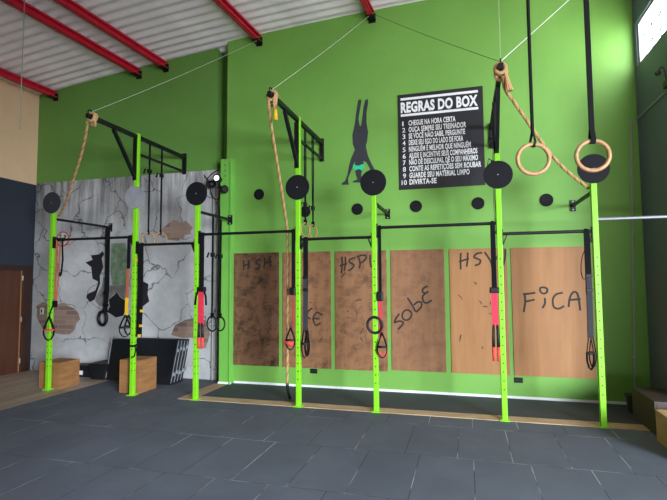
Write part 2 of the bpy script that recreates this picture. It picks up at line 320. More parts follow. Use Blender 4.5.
# green column in front of the joint, with its pressed steel edge
bm = bmesh.new(); box(bm, (-3.41, .99, 0), (-3.215, YG+.001, 3.6)); col = struct('trim_1', bm, MT['greencol'])
bm = bmesh.new(); box(bm, (-3.232, .968, 0), (-3.205, .99, 3.6)); obj('edge_strip', bm, MT['greencol'], col, bevel=.003)
for k in range(3):
    bm = bmesh.new(); cyl(bm, (-3.33, .9885, 3.50-.09*k), (-3.33, .99, 3.50-.09*k), .011, 10); obj('bolt_hole', bm, MT['bolt'], col)
# left wall with its door
bm = bmesh.new()
box(bm, (XL-.2, YB, 3.47), (XL, YL, 6.0)); struct('wall_left_upper', bm, MT['beige'])
bm = bmesh.new()
box(bm, (XL-.2, YB, 1.93), (XL, YL, 3.47)); box(bm, (XL-.2, YB, -.1), (XL, -.25, 1.93)); box(bm, (XL-.2, 1.2, -.1), (XL, YL, 1.93))
struct('wall_left_lower', bm, MT['navy'])
bm = bmesh.new(); box(bm, (XL-.06, -.13, 0), (XL-.02, 1.02, 1.84)); door = struct('door_1', bm, MT['door'])
bm = bmesh.new()
box(bm, (XL-.15, 1.02, 0), (XL+.02, 1.2, 1.93)); box(bm, (XL-.15, -.25, 0), (XL+.02, -.13, 1.93)); box(bm, (XL-.15, -.13, 1.84), (XL+.02, 1.02, 1.93))
obj('door_frame', bm, MT['doorframe'], door, bevel=.006)
bm = bmesh.new(); box(bm, (XL-.02, 1.0, 0), (XL-.012, 1.02, 1.84)); obj('door_edge', bm, MT['panel'], door)
for z in (.2, .95, 1.7):
    bm = bmesh.new(); cyl(bm, (XL+.0, 1.022, z-.045), (XL+.0, 1.022, z+.045), .014, 10); obj('hinge', bm, MT['silver'], door)
# right wall with a high window band
WEND = -.07
WY0, WY1, WZ0, WZ1 = WEND+.001, 1.0, 4.38, 4.95
bm = bmesh.new()
box(bm, (XR, WEND, -.1), (XR+.15, YG, WZ0)); box(bm, (XR, WEND, WZ1), (XR+.15, YG, 6.4)); box(bm, (XR, WY1, WZ0), (XR+.15, YG, WZ1))
struct('wall_right', bm, MT['navy_right'])
bm = bmesh.new(); box(bm, (XR+.09, WY0, WZ0), (XR+.11, WY1, WZ1)); win = struct('window_1', bm, MT['pane'])
bm = bmesh.new()
box(bm, (XR+.02, WY0, WZ0), (XR+.13, WY1, WZ0+.03)); box(bm, (XR+.02, WY0, WZ1-.03), (XR+.13, WY1, WZ1))
box(bm, (XR+.02, WY1-.04, WZ0), (XR+.13, WY1, WZ1)); box(bm, (XR+.02, WY0, WZ0), (XR+.13, WY0+.04, WZ1))
obj('window_frame', bm, MT['silver'], win)
bm = bmesh.new()
for z in (WZ0+.2, WZ0+.385): box(bm, (XR+.075, WY0, z-.006), (XR+.09, WY1, z+.006))
k = WY1-.28
while k > WY0: box(bm, (XR+.078, k-.004, WZ0), (XR+.09, k+.004, WZ1)); k -= .28
obj('muntin', bm, MT['gstrap'], win)
# unseen front wall; its gate opening is shaped to cut the daylight
FY, GX, GZ = -7.0, 1.4, 3.4
bm = bmesh.new(); box(bm, (XL-.2, FY-.2, -.1), (GX, FY, 6.6)); box(bm, (GX, FY-.2, GZ), (9.4, FY, 6.8)); struct('wall_front', bm, MT['beige'])
# roof: trapezoid sheets running along x, gently arched
bm = bmesh.new(); prof = []; y = -7.2
while y < YL+.5:
    for k in range(8): prof.append((y+.19*k/8, .014*(1-cos(2*pi*k/8))))
    y += .19
xs = [XL-.2+(9.6-XL)*i/34 for i in range(35)]
grid = [[bm.verts.new((x, yy, roof_z(x)+dz)) for yy, dz in prof] for x in xs]
for a, b in zip(grid, grid[1:]):
    for i in range(len(prof)-1): bm.faces.new((a[i], a[i+1], b[i+1], b[i]))
ro = struct('ceiling', bm, MT['roof']); ro.data.polygons.foreach_set('use_smooth', [True]*len(ro.data.polygons))
so = ro.modifiers.new('thick', 'SOLIDIFY'); so.thickness = .004; so.offset = 1
# red purlins
beam_lab = [(-7.05, 'red steel roof beam nearest the beige left wall'), (-5.20, 'red steel roof beam, second from the beige left wall'),
            (-4.64, 'red steel roof beam close beside another, the right one of that pair'), (-2.78, 'red steel roof beam ending above the middle climbing rope, left of the rules sign'),
            (-.90, 'short red steel roof beam end above the handstand figure'), (1.05, None)]
for x, lab in beam_lab:
    z = roof_z(x); ye = YL-.001 if x < STEP else YG-.001
    t = thing('roof_beam', lab or 'red steel roof beam above the foreground gymnastic rings', 'roof beam', (x, ye, z-.135), 'red roof beams'); t.rotation_euler.z = -.07
    bm = bmesh.new()                           # C purlin: web, two flanges with lips
    def bb(a, b): box(bm, (a[0], a[1]-ye, a[2]), (b[0], b[1]-ye, b[2]))
    bb((-.035, FY+.1, 0), (-.027, ye, .125)); bb((-.035, FY+.1, 0), (.04, ye, .008)); bb((-.035, FY+.1, .117), (.04, ye, .125)); bb((.032, FY+.1, 0), (.04, ye, .028)); bb((.032, FY+.1, .097), (.04, ye, .125))
    obj('purlin', bm, MT['red'], t)
    bm = bmesh.new(); box(bm, (-.06, -.16, -.012), (.06, 0, .0)); box(bm, (-.055, -.012, -.05), (.055, 0, .09)); obj('end_bracket', bm, MT['black'], t)
# skirting of the green wall, rear mat strip and the battens
bm = bmesh.new(); box(bm, (-3.2, YG-.014, 0), (XR, YG, .035)); struct('baseboard_back', bm, MT['white'])
bm = bmesh.new(); box(bm, (-3.42, .978, 0), (-3.2, .99, .035)); struct('baseboard_column', bm, MT['white'])
def batten(name, lo, hi, label, mat):
    bm = bmesh.new(); c = ((lo[0]+hi[0])/2, (lo[1]+hi[1])/2, 0)
    box(bm, (lo[0]-c[0], lo[1]-c[1], .0), (hi[0]-c[0], hi[1]-c[1], .006))
    return tag(obj(name, bm, mat, None, c), label, 'floor board')
batten('floor_batten', (-3.47, -.04), (2.3, .17), 'long pale wooden board set in the black floor along the row of green posts', MT['batten'])
batten('floor_batten', (-3.48, .172), (-3.25, .975), 'short wooden floor board running from the third green post back to the green column', MT['battenY'])
bm = bmesh.new(); box(bm, (-3.25, .17, -.02), (XR, YG-.014, .003)); struct('floor_rear_strip', bm, MT['rear_rubber'])
# ---------------------------------------------------------------- wall mural
def paint(name, key, mat, y=-.002, lab=None):
    bm = bmesh.new(); prism(bm, DATA[key], YL+y, YL)
    o = obj(name, bm, mat, mural)
    if lab: o['label'] = lab
    return o
paint('painted_hole', 'hole_c', MT['hole'], -.0015, 'jagged black painted hole right of the second post')
paint('painted_hole', 'hole_a', MT['hole'], -.0015, 'jagged black painted hole on the left')
paint('painted_patch', 'paint_grey_b', MT['mgrey'], -.002, 'grey-brown painted patch')
paint('painted_hole', 'hole_b', MT['hole'], -.0025, 'jagged black painted hole low in the mural')
paint('painted_patch', 'paint_grey', MT['mgrey'], -.003, 'grey-brown painted patch')
paint('painted_patch', 'paint_green', MT['mgreen'], -.002, 'faded green painted patch')
for k, l in (('brick_a', 'painted patch of exposed bricks behind the first post'), ('brick_b', 'painted patch of exposed bricks high on the mural'), ('brick_c', 'painted patch of exposed bricks above the black mats')):
    paint('painted_bricks', k, MT['brick'], -.002, l)
# conduits in the mural corner
bm = bmesh.new()
for x in (-3.66, -3.58, -3.5): cyl(bm, (x, YL-.02, 0), (x, YL-.02, 3.35), .018, 10)
tag(obj('conduit', bm, MT['silver'], None), 'bundle of grey vertical conduits beside the green column', 'conduit')
# ---------------------------------------------------------------- the rig
PX = [-5.732, -4.233, -3.213, -1.714, -.70, .79, 1.804]
TALL = (1, 3, 5)
rig = thing('pull_up_rig', 'lime green wall-mounted pull-up rig of seven posts with black bars, arms and discs', 'pull-up rig', (0, 0, 0))
W = .062
for i, x in enumerate(PX):
    top = 3.80 if i in TALL else 2.70
    bm = bmesh.new(); box(bm, (-W/2, -W/2, .006), (W/2, W/2, top)); up = obj('upright', bm, MT['post'], rig, (x, 0, 0), bevel=.006)
    bm = bmesh.new(); box(bm, (-.055, -.055, 0 if i else -.004), (.055, .055, .012)); obj('base_plate', bm, MT['lime'], up)
    # round wall-ball target on the front
    bm = bmesh.new(); cyl(bm, (0, -.048, 2.842), (0, -.033, 2.842), .166, 48)
    d = obj('target_disc', bm, MT['disc_reflect' if i == 1 else 'disc_mid' if i == 0 else 'disc'], up, bevel=.003)
    if i == 1: d['label'] = 'target disc with a pale reflection in its colour'
    bm = bmesh.new(); cyl(bm, (0, -.052, 2.842), (0, -.048, 2.842), .008, 10); obj('bolt', bm, MT['silver'], d)
    if i in TALL:
        yw = YL if x < STEP else YG
        z = 3.75
        arm = bmesh.new(); bar(arm, (x, -.98, z), (x, yw-.008, z), .05, .056)
        a = obj('rope_arm', arm, MT['darkgreen_steel'], rig, bevel=.004)
        bm = bmesh.new(); bar(bm, (x, W/2, 3.50), (x, yw-.008, 3.50), .032, .032); obj('lower_rail', bm, MT['darkgreen_steel'], a)
        bm = bmesh.new(); bar(bm, (x, -.50, 3.715), (x, -W/2-.004, 3.13), .042, .042, (0, 1, 0)); obj('brace', bm, MT['darkgreen_steel'], a)
        bm = bmesh.new(); box(bm, (x-.03, yw-.035, 3.46), (x+.03, yw-.001, 3.82)); obj('wall_plate', bm, MT['black'], a)
        bm = bmesh.new(); box(bm, (x-.042, -W/2-.012, 3.10), (x+.02, -W/2, 3.72)); box(bm, (x-W/2-.008, -W/2-.012, 3.10), (x-W/2, W/2, 3.72)); obj('clamp_plate', bm, MT['black'], a)
        bm = bmesh.new(); tube(bm, ringpts((x, -.93, 3.80), .035, (0, 1, 0), (0, 0, 1), 16), .007, 6, True); obj('eye_ring', bm, MT['black'], a)
    else:
        yw = YL if x < STEP else YG
        if x < STEP or i in (2, 4, 6):
            bm = bmesh.new(); bar(bm, (x, W/2, 2.595), (x, (.955 if i == 2 else yw-.008), 2.595), .034, .034)
            s = obj('strut', bm, MT['black'], rig)
            yp = .966 if i == 2 else yw
            bm = bmesh.new(); box(bm, (x-.035, yp-.014, 2.52), (x+.035, yp-.001, 2.67)); obj('wall_plate', bm, MT['black'], s)
            for dz in (2.54, 2.65):
                bm = bmesh.new(); cyl(bm, (x, yp-.022, dz), (x, yp-.012, dz), .011, 8); obj('bolt', bm, MT['silver'], s)
BZ = [2.268, 2.15, 2.268, 2.155, 2.272, 2.145]
for i in range(6):
    x0, x1 = PX[i]+W/2, PX[i+1]-W/2
    bm = bmesh.new(); cyl(bm, (x0, 0, BZ[i]), (x1, 0, BZ[i]), .019, 16)
    b = obj('pull_up_bar', bm, MT['black'], rig, smooth=False)
    for xx, s in ((x0, 1), (x1, -1)):
        bm = bmesh.new(); box(bm, (min(xx, xx+s*.008), -.034, BZ[i]-.13), (max(xx, xx+s*.008), .034, BZ[i]+.05)); obj('bar_bracket', bm, MT['black'], b)
        bm = bmesh.new(); bar(bm, (xx+s*.008, 0, BZ[i]-.12), (xx+s*.05, 0, BZ[i]-.015), .012, .05); obj('gusset', bm, MT['black'], b)
bm = bmesh.new(); cyl(bm, (PX[6]+W/2, 0, 2.275), (XR-.012, 0, 2.275), .019, 16)
sb = obj('pull_up_bar', bm, MT['chrome'], rig, smooth=False); sb['label'] = 'bright steel bar to the right wall'
bm = bmesh.new(); cyl(bm, (XR-.012, 0, 2.275), (XR-.001, 0, 2.275), .05, 20); obj('flange', bm, MT['chrome'], sb)
# ---------------------------------------------------------------- climbing ropes
def twisted(bm, pts, r=.0175, pitch=.13, step=.011):
    P = [Vector(p) for p in pts]; L = [0]
    for a, b in zip(P, P[1:]): L.append(L[-1]+(b-a).length)
    n = max(8, int(L[-1]/step)); res = []; j = 0
    for k in range(n+1):
        s = L[-1]*k/n
        while j < len(P)-2 and L[j+1] < s: j += 1
        t = (s-L[j])/max(1e-6, L[j+1]-L[j]); res.append(P[j].lerp(P[j+1], t))
    for q in range(3):
        out = []; u = None
        for k, p in enumerate(res):
            d = (res[min(k+1, n)]-res[max(k-1, 0)]).normalized()
            if u is None: u, v = frame_at(d)
            else: u = (u-d*u.dot(d)).normalized(); v = d.cross(u)
            a = 2*pi*(L[-1]*k/n/pitch+q/3); out.append(p+(u*cos(a)+v*sin(a))*r*.52)
        f0 = len(bm.faces); tube(bm, out, r*.6, 6); bm.faces.ensure_lookup_table()
        if q == 0:
            for f in bm.faces[f0:]: f.material_index = 1
def wraps(bm, x, y, z, n=3, r=.06):
    for k in range(n):
        yy = y-.035*k
        tube(bm, [(x+cos(a)*r, yy+.01*sin(a), z+sin(a)*(r+.005)) for a in [2*pi*j/20 for j in range(20)]], .02, 7, True)
def rope(name, label, ax, pts, tail=None):
    t = thing(name, label, 'climbing rope', (ax, -.92, 3.7), 'climbing ropes')
    off = Vector((ax, -.92, 3.7))
    bm = bmesh.new(); twisted(bm, [Vector(p)-off for p in smoothpath(pts, 10)]); obj('rope_length', bm, [MT['rope'], MT['rope_dark']], t, smooth=True)
    bm = bmesh.new(); wraps(bm, 0, 0.05, .05, 2, .05); tube(bm, smoothpath([(-.05, .05, .03), (-.03, .07, -.04), (.03, .05, -.05), (.055, .02, .0), (.04, .07, .08), (-.03, .09, .07)], 4), .018, 7); obj('knot', bm, MT['rope'], t, smooth=True)
    return t
x = PX[1]
rope('climbing_rope', 'climbing rope tied on the left arm and draped to the leftmost post', x,
     [(x-.05, -.92, 3.69), (-4.36, -.85, 3.58), (-4.62, -.66, 3.32), (-4.93, -.46, 3.06), (-5.28, -.22, 2.80), (-5.68, .05, 2.64)])
x = PX[3]
t2 = rope('climbing_rope', 'long climbing rope on the middle arm hanging down to the floor', x,
     [(x-.03, -.93, 3.69), (-1.76, -.80, 3.42), (-1.80, -.5, 3.0), (-1.855, -.17, 2.6), (-1.893, .06, 2.27), (-1.895, .085, 1.9), (-1.90, .085, 1.0), (-1.912, .10, .25)])
bm = bmesh.new(); o2 = Vector((x, -.92, 3.7)); tube(bm, [Vector(p)-o2 for p in smoothpath([(-1.912, .10, .27), (-1.915, .14, .15), (-1.92, .23, .035)])], .021, 8); obj('rubber_end', bm, MT['rubber'], t2, smooth=True)
bm = bmesh.new(); twisted(bm, [Vector((.03, .0, .0)), Vector((.05, -.0, -.14))]); obj('rope_tail', bm, [MT['rope'], MT['rope_dark']], t2, smooth=True)
bm = bmesh.new(); cyl(bm, (.05, 0, -.13), (.058, 0, -.25), .024, 10); obj('yellow_tape', bm, MT['yellow'], t2, smooth=True)
x = PX[5]
t3 = rope('climbing_rope', 'climbing rope pulled diagonally from the right arm to the rightmost post', x,
     [(x+.02, -.92, 3.66), (.835, -.86, 3.54), (.92, -.76, 3.44), (1.03, -.66, 3.30), (1.17, -.53, 3.12), (1.33, -.39, 2.93), (1.52, -.22, 2.77), (1.768, .055, 2.64)])
bm = bmesh.new()
for k in range(9):
    a = k*.7; tube(bm, [Vector(p) for p in smoothpath([(.03, .01, .03), (.055+.012*cos(a), .0+.012*sin(a), -.07), (.075+.03*cos(a), .02*sin(a), -.20)], 4)], .011, 5)
obj('frayed_tail', bm, MT['rope'], t3, smooth=True)
# ---------------------------------------------------------------- gymnastic rings
def ring_set(label, cx, ys, top, zs, rz, mat, R=.1, group=None, rr=.013, sw=.022, hw=.012, yy0=None, buckle=None, sep='gymnastic ring'):
    for (xx, yy), zc, lab in zip(ys, zs, label):
        t = thing('gymnastic_ring', lab, 'gymnastic ring', (xx, yy, zc), group)
        u = Vector((cos(rz), sin(rz), 0))
        bm = bmesh.new(); tube(bm, ringpts((0, 0, 0), R, u, (0, 0, 1), 40), rr, 10, True); obj('ring', bm, mat, t, smooth=True)
        tz = top-zc; n = Vector((-u.y, u.x, 0))
        bm = bmesh.new()
        for s in (-1, 1): strip(bm, [Vector((0, 0, R-.012))+n*s*.003, Vector((0, 0, (R+tz)/2))+n*s*hw, Vector((0, 0, tz))+n*s*hw], sw, .004, u)
        o = obj('strap', bm, MT['strap'], t)
        bm = bmesh.new(); strip(bm, [n*p[0]+Vector((0, 0, p[1])) for p in ((-.02, R+.05), (-.019, R), (-.014, R-.02), (0, R-.026), (.014, R-.02), (.019, R), (.02, R+.05))], sw, .004, u); obj('strap_loop', bm, MT['strap'], t)
        if buckle:
            bz = buckle-zc; bm = bmesh.new(); box(bm, (-.022, -.03, bz-.03), (.022, .03, bz+.03)); bu = obj('buckle', bm, MT['black'], t, bevel=.004)
            bm = bmesh.new(); strip(bm, [Vector((0, -.03, bz+.02)), Vector((-.03, -.06, bz+.03)), Vector((-.05, -.07, bz-.04))], .026, .003, (1, .5, 0)); obj('strap_tail', bm, MT['strap'], t)
ring_set(['wooden gymnastic ring under the left arm, the one nearer the second post', 'wooden gymnastic ring under the left arm, the one nearer the third post'],
         None, [(PX[1], .29), (PX[1], .59)], 3.72, [2.26, 2.29], radians(52), MT['ringwood'], .095, 'rings under the left arm', buckle=3.3)
ring_set(['wooden gymnastic ring under the middle arm, the one nearer its post', 'wooden gymnastic ring under the middle arm, the one farther from its post'],
         None, [(PX[3], .28), (PX[3], .62)], 3.72, [2.31, 2.32], radians(72), MT['ringwood'], .095, 'rings under the middle arm', buckle=2.66)
for yy, zz, lab in ((.32, 3.33, 'black ring strap with a buckle hanging under the right arm, upper buckle'), (.55, 3.12, 'black ring strap with a buckle hanging under the right arm, lower buckle')):
    t = thing('ring_strap', lab, 'strap', (PX[5], yy, zz), 'straps under the right arm')
    bm = bmesh.new()
    for s in (-1, 1): strip(bm, [(s*.012, 0, 3.715-zz), (s*.014-.012, 0, 2.7-zz), (s*.004-.015, 0, 2.33-zz)], .028, .004, (0, 1, 0))
    obj('strap', bm, MT['strap'], t)
    bm = bmesh.new(); box(bm, (-.045, -.03, -.035), (.03, .03, .035)); obj('buckle', bm, MT['black'], t, bevel=.005)
    bm = bmesh.new(); strip(bm, [(-.03, -.03, .03), (-.075, -.06, .05), (-.09, -.06, -.03), (-.05, -.04, -.07)], .026, .004, (.3, 1, 0)); obj('strap_tail', bm, MT['strap'], t)
ring_set(['black gymnastic ring beside the third post, left of the pair', 'black gymnastic ring beside the third post, right of the pair'],
         None, [(-3.167, .34), (-3.237, .70)], 2.57, [1.0, .97], radians(-20), MT['rubber'], .105, 'black rings beside the third post', .012, .025, .006, buckle=2.0)
# dark ring on a wide strap by the mural
t = thing('gymnastic_ring', 'black gymnastic ring on a broad dark strap in front of the mural', 'gymnastic ring', (-5.705, 1.12, .985))
bm = bmesh.new(); tube(bm, ringpts((-.05, 0, 0), .118, (cos(-.3), sin(-.3), 0), (0, 0, 1), 36), .027, 10, True); obj('ring', bm, MT['rubber'], t, smooth=True)
bm = bmesh.new(); strip(bm, [(-.005, 0, .09), (0, .03, .5), (-.02, .04, 1.59)], .075, .02, (cos(.72), sin(.72), 0)); obj('strap', bm, MT['strap'], t)
for dz in (.42, .2): 
    bm = bmesh.new(); box(bm, (-.035, -.02, dz), (.035, .04, dz+.05)); obj('buckle', bm, MT['black'], t)
# big rings nearest the camera
for xx, yy, zc, rz, sw, lab in ((.868, -2.44, 2.427, radians(8), .03, 'large wooden gymnastic ring in the foreground, left of the pair'), (1.261, -2.33, 2.448, radians(2), .0345, 'large wooden gymnastic ring in the foreground, right of the pair')):
    t = thing('gymnastic_ring', lab, 'gymnastic ring', (xx, yy, zc), 'foreground wooden rings')
    u = Vector((cos(rz), sin(rz), 0)); R = .1035
    bm = bmesh.new(); tube(bm, ringpts((0, 0, 0), R, u, (0, 0, 1), 56), .0142, 14, True); obj('ring', bm, MT['ringwood'], t, smooth=True)
    sr = rz+radians(48 if sw < .032 else 12); us = Vector((cos(sr), sin(sr), 0)); n = Vector((-us.y, us.x, 0))
    tz = roof_z(xx)+.012-zc
    bm = bmesh.new()
    prof = [(.004, tz), (.004, R+.08), (.018, R+.02), (.02, R), (.014, R-.016), (0, R-.021), (-.014, R-.016), (-.02, R), (-.018, R+.02), (-.004, R+.08), (-.004, tz)]
    strip(bm, [n*a+Vector((0, 0, b)) for a, b in prof], sw, .003, us); obj('strap', bm, MT['strap'], t)
# ---------------------------------------------------------------- straps and trainers hanging from the bars
def hang(name, label, cat, x, y, z): return thing(name, label, cat, (x, y, z), 'suspension trainers on the rig')
def seg(t, name, pts, w, mat, th=.012, wd=(1, 0, 0)):
    bm = bmesh.new(); strip(bm, pts, w, th, wd); return obj(name, bm, mat, t)
def wrapbar(t, z, w=.04):
    bm = bmesh.new(); tube(bm, [(0, cos(a)*.025, z+sin(a)*.025) for a in [2*pi*k/16 for k in range(16)]], .006, 6, True)
    bmesh.ops.scale(bm, vec=(w/.012, 1, 1), verts=bm.verts); obj('bar_loop', bm, MT['strap'], t)
def handle(t, x, y, z, s=1., foam=None, wide=.10, h=.24, tilt=0.):
    """foot cradle and grip: two webbing sides, a grip bar, a lower loop"""
    w = wide*s/2; zz = z-h*s*.6
    u = Vector((cos(tilt), sin(tilt), 0)); P = lambda a, b: Vector((x, y, b))+u*a
    bm = bmesh.new()
    for k in (-1, 1): strip(bm, [P(0, z), P(k*w*.55, z-h*s*.3), P(k*w, zz)], .026, .01, (u.x*.2, u.y+.9, 0))
    obj('handle_strap', bm, MT['strap'], t)
    bm = bmesh.new(); cyl(bm, P(-w*1.05, zz), P(w*1.05, zz), .016, 12); obj('grip', bm, foam or MT['rubber'], t, smooth=True)
    bm = bmesh.new(); strip(bm, [P(-w, zz), P(-w*.95, zz-h*s*.22), P(-w*.5, zz-h*s*.4), P(0, zz-h*s*.46), P(w*.5, zz-h*s*.4), P(w*.95, zz-h*s*.22), P(w, zz)], .026, .012, (u.y, -u.x, 0)); obj('foot_loop', bm, MT['strap'], t)
# 1 orange band, right of the leftmost post
t = hang('resistance_band', 'orange rubber band looped over the bar at the leftmost post', 'exercise band', -5.625, 0, 2.268)
wrapbar(t, 0, .05)
seg(t, 'band', [(0, -.024, .01), (0, -.026, -.5), (-.005, -.028, -.98)], .026, MT['orange'], .006, (1, .4, 0))
seg(t, 'band', [(.01, .024, .01), (.01, .02, -.5), (.0, -.01, -.98)], .02, MT['orange'], .006, (1, .4, 0))
bm = bmesh.new(); box(bm, (-.03, -.05, -1.03), (.025, .005, -.93)); obj('knot', bm, MT['strap'], t, bevel=.012)
t = hang('suspension_trainer', 'black suspension handle with red foam hanging low on the leftmost post', 'suspension trainer', -5.69, -.06, 1.25)
seg(t, 'strap', [(.05, .012, .01), (0.02, 0, -.08), (0, 0, -.16)], .022, MT['strap'], .006)
handle(t, 0, 0, -.15, 1.2, MT['redfoam'], .13, .28, .3)
t = hang('strap_loop', 'thin black strap loop hanging from the bar beside the orange band', 'strap', -5.53, 0, 2.268)
wrapbar(t, 0, .025)
seg(t, 'strap', [(0, -.022, 0), (.02, -.02, -.3), (.0, -.02, -.52), (-.03, -.01, -.56), (-.04, 0, -.5)], .028, MT['strap'], .006, (0, 1, .2))
# 2 yellow, left of the second post
t = hang('suspension_trainer', 'yellow suspension trainer with black handles left of the second post', 'suspension trainer', -4.325, 0, 2.268)
wrapbar(t, 0, .04)
seg(t, 'strap', [(0, -.022, 0), (0, -.022, -.46)], .045, MT['strap'], .02)
seg(t, 'band', [(-.01, -.022, -.46), (-.01, -.022, -.9)], .036, MT['orange'], .016)
seg(t, 'yellow_strap', [(-.012, -.03, -.88), (-.012, -.03, -1.13)], .042, MT['yellow'], .02)
handle(t, -.03, -.03, -1.13, 1.1, None, .14, .27, .5); handle(t, 0.01, -.01, -1.13, 1., None, .11, .27, .2)
# 3 black with yellow tags, right of the second post
t = hang('suspension_trainer', 'long black strap with yellow tags right of the second post', 'suspension trainer', -4.125, 0, 2.15)
wrapbar(t, 0, .06)
seg(t, 'strap', [(0, -.022, 0), (.01, -.022, -.6), (.0, -.022, -1.32)], .075, MT['strap'], .03)
for dz, dx in ((-.22, -.06), (-.95, .05), (-1.16, .04), (-1.3, .02)):
    bm = bmesh.new(); box(bm, (dx-.02, -.05, dz-.018), (dx+.02, -.03, dz+.018)); obj('yellow_tag', bm, MT['yellow'], t)
t = hang('strap_loop', 'small black strap tied around the second post above the plywood box', 'strap', -4.233, 0, .70)
bm = bmesh.new(); strip(bm, [(-.045, -.045, 0), (.045, -.045, .0), (.048, .045, .01), (-.045, .045, .0), (-.046, -.043, 0.001)], .03, .006, (0, 0, 1)); obj('strap', bm, MT['strap'], t)
bm = bmesh.new(); tube(bm, [(.05, -.03, .02), (.075, -.035, -.05), (.05, -.035, -.14), (.01, -.05, -.17)], .008, 6); obj('strap_tail', bm, MT['strap'], t)
# 4 pink and black, right of the third post
def bundle(label, x, z, l1, l2, l3, l4, w, side=1):
    t = hang('suspension_trainer', label, 'suspension trainer', x, 0, z); wrapbar(t, 0, .045)
    seg(t, 'strap', [(0, -.022, 0), (0, -.022, -l1)], w*.75, MT['strap'], .025)
    bm = bmesh.new(); box(bm, (-w*.75, -.05, -l1-.04), (w*.75, .015, -l1+.03)); obj('clip', bm, MT['black'], t, bevel=.012)
    for s in (-1, 1): seg(t, 'red_strap', [(s*w*.22, -.03, -l1-.02), (s*w*.26, -.03, -l2)], w*.48, MT['pink'], .022)
    for s in (-1, 1):
        bm = bmesh.new(); tube(bm, [(s*w*.28, -.03, -l2+.02), (s*w*.34, -.032, -(l2+l3)/2), (s*w*.36, -.03, -l3)], [w*.2, w*.24, w*.26], 10); obj('grip', bm, MT['rubber'], t, smooth=True)
        bm = bmesh.new(); tube(bm, [(s*w*.36, -.03, -l3+.01), (s*w*.34, -.03, -l4)], [w*.27, w*.22], 10); obj('foam_end', bm, MT['redfoam'], t, smooth=True)
    return t
t = bundle('pink-red suspension trainer bundled right of the third post', -3.128, 2.268, .76, 1.24, 1.43, 1.57, .078)
for s in (-1, 1): seg(t, 'side_strap', [(s*.03, -.03, -.74), (s*.075, -.035, -.86), (s*.085, -.04, -.98)], .022, MT['strap'], .014)
# 5 dark red cord, left of the fourth post
t = hang('suspension_trainer', 'suspension trainer on a thin dark red cord left of the middle tall post', 'suspension trainer', -1.778, 0, 2.268)
wrapbar(t, 0, .04)
seg(t, 'strap', [(0, -.022, 0), (0, -.022, -.78)], .04, MT['strap'], .025)
bm = bmesh.new(); box(bm, (-.05, -.05, -.84), (.03, .01, -.74)); obj('clip', bm, MT['black'], t, bevel=.012)
bm = bmesh.new(); tube(bm, [(0, -.03, -.82), (-.005, -.03, -1.28)], .009, 8); obj('red_cord', bm, MT['darkred'], t)
handle(t, -.03, -.05, -1.26, .9, None, .13, .30, .2)
bm = bmesh.new(); tube(bm, [(-.10, -.05, -1.45), (.01, -.05, -1.47)], .03, 12); obj('foam_grip', bm, MT['redfoam'], t, smooth=True)
# 6 grey webbing, right of the fourth post
def webbing(label, x, z, L, side):
    t = hang('suspension_trainer', label, 'suspension trainer', x, 0, z); wrapbar(t, 0, .05)
    seg(t, 'strap', [(0, -.022, 0), (0, -.024, -.62), (0, -.022, -.70)], .06, MT['strap'], .022)
    seg(t, 'webbing', [(.0, -.03, -.5), (0, -.03, -.75), (-.005, -.03, -L+.32)], .056, MT['gstrap'], .03)
    for dz in (-.5, -.66): 
        bm = bmesh.new(); box(bm, (-.034, -.05, dz-.02), (.034, -.01, dz+.02)); obj('clip', bm, MT['black'], t, bevel=.006)
    handle(t, -.015, -.03, -L+.38, 1.25, None, .06, .31, .2); handle(t, .012, -.012, -L+.36, 1.2, None, .055, .29, -.3)
    return t
webbing('black and grey suspension trainer right of the middle tall post', -1.607, 2.155, 1.5, 1)
# 7 red with a black hoop, fifth post
t = hang('suspension_trainer', 'red suspension trainer with black handle at the fifth post, below the handstand figure', 'suspension trainer', -.632, 0, 2.272)
wrapbar(t, 0, .04)
seg(t, 'strap', [(0, -.022, 0), (0, -.022, -.85)], .038, MT['strap'], .02)
bm = bmesh.new(); box(bm, (-.04, -.055, -.92), (.035, .01, -.80)); obj('clip', bm, MT['black'], t, bevel=.012)
for s in (-1, 1): seg(t, 'red_strap', [(s*.014, -.03, -.88), (s*.008+.005, -.03, -1.36)], .017, MT['pink'], .014)
handle(t, .02, -.045, -1.30, 1.05, None, .11, .28, .1)
bm = bmesh.new(); tube(bm, ringpts((.02, -.05, -1.53), .04, (1, 0, 0), (0, 0, 1), 12, pi, 2*pi), .010, 8); obj('foam_loop', bm, MT['redfoam'], t, smooth=True)
t = hang('hand_loop', 'black rubber hoop around the fifth post behind the red straps', 'hoop', -.70, 0, 1.06)
bm = bmesh.new(); tube(bm, ringpts((0, -.045, 0), .092, (1, .0, 0), (0, -.1, 1), 36, rv=.098), .017, 8, True); obj('hoop', bm, MT['rubber'], t, smooth=True)
# 8 red bundle left of the sixth post
bundle('bright red suspension trainer bundled left of the sixth post', .715, 2.272, .78, 1.20, 1.45, 1.60, .074)
# 9 black, left of the seventh post
t = webbing('black suspension trainer hanging left of the rightmost post', 1.712, 2.145, 1.5, -1)
bm = bmesh.new(); strip(bm, smoothpath([(-.02, -.03, -.2), (-.06, -.035, -.3), (-.075, -.035, -.45), (-.05, -.035, -.54), (-.01, -.03, -.5)], 4), .02, .006, (0, 1, 0)); obj('loose_strap', bm, MT['strap'], t)
